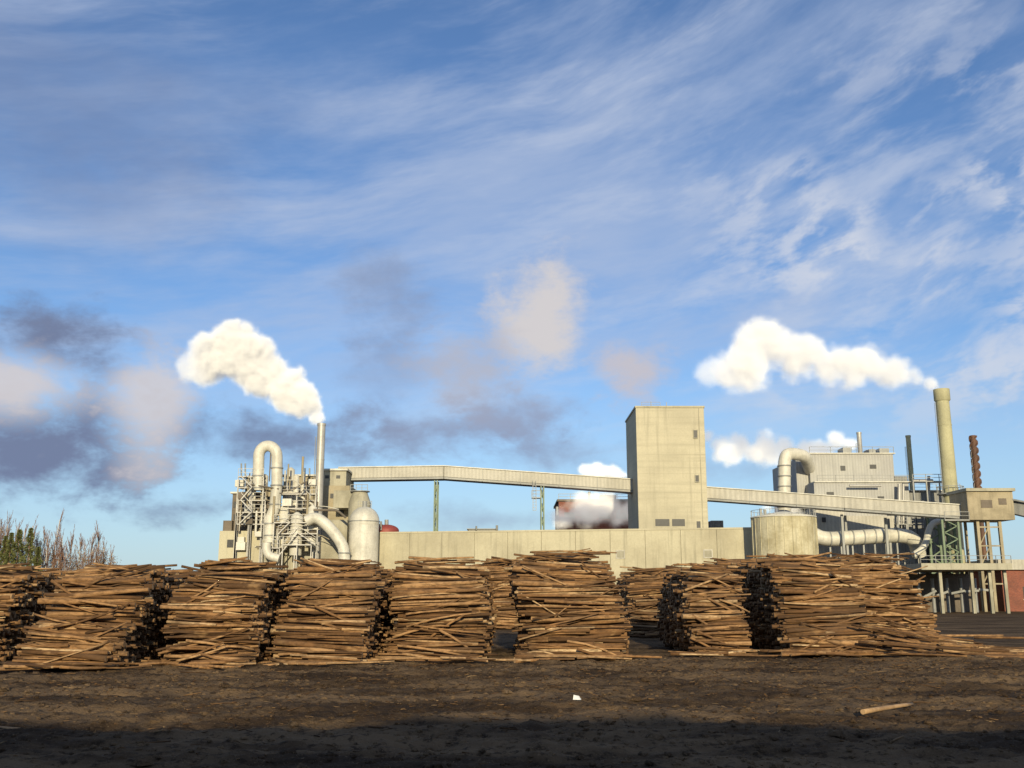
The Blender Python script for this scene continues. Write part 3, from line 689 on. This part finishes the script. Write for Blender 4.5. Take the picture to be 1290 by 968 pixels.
# ------------------------------------------------------------------ steam: voxel volumes made by geometry nodes
def steam(name,path,D,dens,yd=.0,nscale=.24,amp=.8,aniso=-.55,glow=.12,soft=.4,vox=.36,fade=None,sub=3,jit=.3):
    R2=random.Random(len(path)*7+int(path[0][0])); C=[]; n=len(path)
    for i in range(n-1):
        for k in range(sub):
            t=k/sub; (u0,v0,r0),(u1,v1,r1)=path[i],path[i+1]; r=r0*(1-t)+r1*t
            C.append((u0*(1-t)+u1*t+R2.uniform(-jit,jit)*r,v0*(1-t)+v1*t+R2.uniform(-jit,jit)*r,r*R2.uniform(.8,1.15)))
    C.append(path[-1]); P=[]
    for (u,v,r) in C:
        c=S(u,v,D); c.y+=R2.uniform(-1,1)*yd; P.append((c,r*mpp(D)))
    lo=[min(c[i]-r*1.25 for c,r in P) for i in range(3)]; hi=[max(c[i]+r*1.25 for c,r in P) for i in range(3)]
    m=bpy.data.materials.new(name+"_vapour"); m.use_nodes=True; m.node_tree.nodes.clear(); mt=NT(m.node_tree)
    vol=mt.node('ShaderNodeVolumePrincipled'); vol.inputs['Color'].default_value=(1,1,1,1); vol.inputs['Density'].default_value=1.0; vol.inputs['Anisotropy'].default_value=aniso
    # stands in for the multiple scattering that makes thick steam white
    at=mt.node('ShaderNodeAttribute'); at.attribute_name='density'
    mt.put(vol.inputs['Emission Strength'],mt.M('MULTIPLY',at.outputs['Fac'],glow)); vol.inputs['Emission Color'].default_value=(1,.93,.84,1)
    out=mt.node('ShaderNodeOutputMaterial'); mt.l.new(vol.outputs[0],out.inputs['Volume'])
    ng=bpy.data.node_groups.new(name,'GeometryNodeTree'); ng.interface.new_socket(name='Geometry',in_out='OUTPUT',socket_type='NodeSocketGeometry')
    nt=NT(ng); p=nt.node('GeometryNodeInputPosition').outputs[0]; fld=None
    for c,r in P:
        q=nt.node('ShaderNodeVectorMath',operation='DISTANCE'); nt.put(q.inputs[0],p); q.inputs[1].default_value=c
        f=nt.M('SUBTRACT',1.0,nt.M('DIVIDE',q.outputs['Value'],r))
        fld=f if fld is None else nt.M('SMOOTH_MAX',fld,f,.12)
    nz=nt.noise(p,nscale,5,.62,.2); nz2=nt.noise(p,nscale*3.5,3,.6)
    v=nt.M('ADD',fld,nt.M('MULTIPLY',nt.M('SUBTRACT',nz,.50),amp*2.4)); v=nt.M('ADD',v,nt.M('MULTIPLY',nt.M('SUBTRACT',nz2,.5),amp*.7))
    d_=nt.M('MULTIPLY',nt.mr(v,0.0,soft,0,1),nt.M('MULTIPLY',nt.mr(fld,-.22,.05,0,1),dens))
    if fade:
        s=nt.node('ShaderNodeSeparateXYZ'); nt.put(s.inputs[0],p); x0=sx(fade[0],470,D); x1=sx(fade[1],470,D)
        d_=nt.M('MULTIPLY',d_,nt.mr(s.outputs[0],x0,x1,fade[2],1.0))
    vc=nt.node('GeometryNodeVolumeCube'); nt.put(vc.inputs['Density'],d_)
    vc.inputs['Min'].default_value=lo; vc.inputs['Max'].default_value=hi
    for i,ax in enumerate('XYZ'): vc.inputs['Resolution '+ax].default_value=max(8,int((hi[i]-lo[i])/vox))
    sm=nt.node('GeometryNodeSetMaterial'); sm.inputs['Material'].default_value=m; nt.l.new(vc.outputs[0],sm.inputs['Geometry'])
    go=nt.node('NodeGroupOutput'); nt.l.new(sm.outputs[0],go.inputs[0])
    me=bpy.data.meshes.new(name); me.from_pydata([(0,0,-5)],[],[]); me.materials.append(m)
    ob=bpy.data.objects.new(name,me); sc.collection.objects.link(ob); md=ob.modifiers.new("vapour",'NODES'); md.node_group=ng
    return ob
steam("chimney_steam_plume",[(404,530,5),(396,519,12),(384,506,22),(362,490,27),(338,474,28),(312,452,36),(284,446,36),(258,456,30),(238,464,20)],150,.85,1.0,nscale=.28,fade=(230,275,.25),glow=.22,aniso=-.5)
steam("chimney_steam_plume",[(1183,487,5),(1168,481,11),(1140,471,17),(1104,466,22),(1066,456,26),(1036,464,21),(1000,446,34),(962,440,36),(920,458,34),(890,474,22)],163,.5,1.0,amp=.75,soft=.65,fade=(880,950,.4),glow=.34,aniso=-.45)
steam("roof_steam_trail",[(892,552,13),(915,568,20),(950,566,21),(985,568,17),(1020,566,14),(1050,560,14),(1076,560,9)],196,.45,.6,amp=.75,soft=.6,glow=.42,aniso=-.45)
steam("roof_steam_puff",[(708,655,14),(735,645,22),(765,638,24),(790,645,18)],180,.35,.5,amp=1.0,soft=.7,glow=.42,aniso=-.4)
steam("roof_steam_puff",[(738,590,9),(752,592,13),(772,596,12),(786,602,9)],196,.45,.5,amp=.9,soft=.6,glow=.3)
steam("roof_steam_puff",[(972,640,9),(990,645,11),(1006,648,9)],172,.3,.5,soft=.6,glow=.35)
# ------------------------------------------------------------------ light
SUN_EL=math.radians(15); AZ=math.radians(3.5)
sd=bpy.data.lights.new("sun",'SUN'); sd.energy=5.0; sd.angle=math.radians(.5); sd.color=(1,.86,.57)
so=bpy.data.objects.new("sun",sd); sc.collection.objects.link(so)
tosun=Vector((math.sin(AZ)*math.cos(SUN_EL),-math.cos(AZ)*math.cos(SUN_EL),math.sin(SUN_EL)))
so.rotation_euler=tosun.to_track_quat('Z','Y').to_euler(); so.location=(10,-40,30)
# ------------------------------------------------------------------ sky
w=bpy.data.worlds.new("World"); sc.world=w; w.use_nodes=True; nt=NT(w.node_tree); w.node_tree.nodes.clear()
sky=nt.node('ShaderNodeTexSky',sky_type='NISHITA'); sky.sun_disc=False; sky.sun_elevation=SUN_EL; sky.sun_rotation=math.atan2(tosun.x,tosun.y)
sky.air_density=1.0; sky.dust_density=.4; sky.ozone_density=2.0
tc=nt.node('ShaderNodeTexCoord').outputs['Generated']; s=nt.node('ShaderNodeSeparateXYZ'); nt.put(s.inputs[0],tc)
az=nt.M('ARCTAN2',s.outputs[0],s.outputs[1]); el=nt.M('ARCSINE',s.outputs[2])
def ae(u,v):
    d=(S(u,v,1)-Vector((0,0,H))).normalized(); return math.atan2(d.x,d.y),math.asin(d.z)
K=10.0
def C(r,g,b): return tuple(((x/255)**2.2)*K for x in (r,g,b))
col=nt.mix(1.0,sky.outputs[0],(.93,1.12,1.42),'MULTIPLY')
t=nt.M('MULTIPLY',el,nt.M('SUBTRACT',1.0,nt.M('MULTIPLY',az,.5)))
warp=nt.noise(nt.xyz(az,el,0.0),3.0,3,.5); t2=nt.M('ADD',t,nt.M('MULTIPLY',nt.M('SUBTRACT',warp,.5),.06))
st1=nt.noise(nt.xyz(nt.M('MULTIPLY',az,2.2),nt.M('MULTIPLY',t2,9.0),1.3),1.0,6,.62,.15)
patch=nt.noise(nt.xyz(nt.M('MULTIPLY',az,2.0),nt.M('MULTIPLY',t2,3.6),7.7),1.3,2,.5)
high=nt.mr(el,.04,.28)
m1=nt.M('MULTIPLY',nt.M('MULTIPLY',nt.mr(st1,.36,.70),nt.mr(patch,.30,.62,.3,1)),nt.M('MULTIPLY',high,.85))
col=nt.mix(m1,col,C(176,191,219))
st2=nt.noise(nt.xyz(nt.M('MULTIPLY',az,6.0),nt.M('MULTIPLY',t2,24.0),4.3),1.0,5,.62,.1)
m2=nt.M('MULTIPLY',nt.mr(st2,.46,.74),nt.M('MULTIPLY',nt.mr(az,-.3,.35,.25,1),nt.M('MULTIPLY',nt.mr(el,.08,.2),.5)))
col=nt.mix(m2,col,C(203,211,227))
st3=nt.noise(nt.xyz(nt.M('MULTIPLY',az,17.0),nt.M('MULTIPLY',t2,42.0),8.3),1.0,4,.6,.1)
pr=nt.noise(nt.xyz(nt.M('MULTIPLY',az,5.0),nt.M('MULTIPLY',t2,10.0),5.5),1.0,2,.5)
m3=nt.M('MULTIPLY',nt.M('MULTIPLY',nt.mr(st3,.42,.64),nt.mr(pr,.32,.54)),nt.M('MULTIPLY',nt.mr(az,.10,.36),nt.M('MULTIPLY',nt.mr(el,.12,.2),nt.mr(el,.55,.38,0,.85))))
col=nt.mix(m3,col,C(210,215,227))
hz=nt.M('MULTIPLY',nt.mr(el,.0,.24,1,0),.6); col=nt.mix(hz,col,C(174,202,226))
nzb=nt.noise(nt.xyz(nt.M('MULTIPLY',az,2.2),nt.M('MULTIPLY',el,4.0),2.2),2.0,5,.6,.1)
nzf=nt.noise(nt.xyz(nt.M('MULTIPLY',az,1.0),nt.M('MULTIPLY',el,1.6),9.2),13.0,5,.62,.1)
def blob(u,v,ru,rv,op,c,nz=nzf,amp=1.5,soft=1.1):
    global col
    a0,e0=ae(u,v); a=nt.M('DIVIDE',nt.M('SUBTRACT',az,a0),ru/F); b=nt.M('DIVIDE',nt.M('SUBTRACT',el,e0),rv/F)
    d=nt.M('SQRT',nt.M('ADD',nt.M('MULTIPLY',a,a),nt.M('MULTIPLY',b,b)))
    f=nt.M('ADD',nt.M('SUBTRACT',1.0,d),nt.M('MULTIPLY',nt.M('SUBTRACT',nz,.5),amp*1.6))
    col=nt.mix(nt.M('MULTIPLY',nt.mr(f,0,soft),op),col,c)
G1=C(116,129,160); G2=C(140,152,180); W1=C(210,205,208)
blob(60,130,400,130,.6,C(112,130,168),nzb,1.2,1.2)
blob(130,250,240,90,.45,C(126,140,174),nzb,1.2,1.2)
blob(60,425,160,56,1,G1,soft=.9); blob(30,565,220,90,1,G1,soft=.9)
blob(330,550,240,46,.9,G1); blob(570,545,210,48,.85,G2); blob(235,640,120,28,.85,G1)
blob(690,570,160,40,.6,G2); blob(620,655,140,24,.5,G2); blob(900,590,180,28,.3,G2)
blob(15,480,90,66,.9,W1,soft=.9); blob(192,505,62,110,.85,W1,soft=.9)
blob(490,375,84,84,.75,C(138,154,186)); blob(500,470,84,66,.4,G2)
blob(680,405,72,96,1,C(210,206,208),soft=.9); blob(585,475,90,78,.85,C(180,182,196),soft=.9); blob(640,525,125,54,.7,C(150,160,186))
blob(800,470,74,60,1,C(194,192,203),soft=.9)
bg=nt.node('ShaderNodeBackground'); nt.l.new(col,bg.inputs[0]); bg.inputs[1].default_value=.1
w.cycles.sampling_method='MANUAL'; w.cycles.sample_map_resolution=256
out=nt.node('ShaderNodeOutputWorld'); nt.l.new(bg.outputs[0],out.inputs[0])
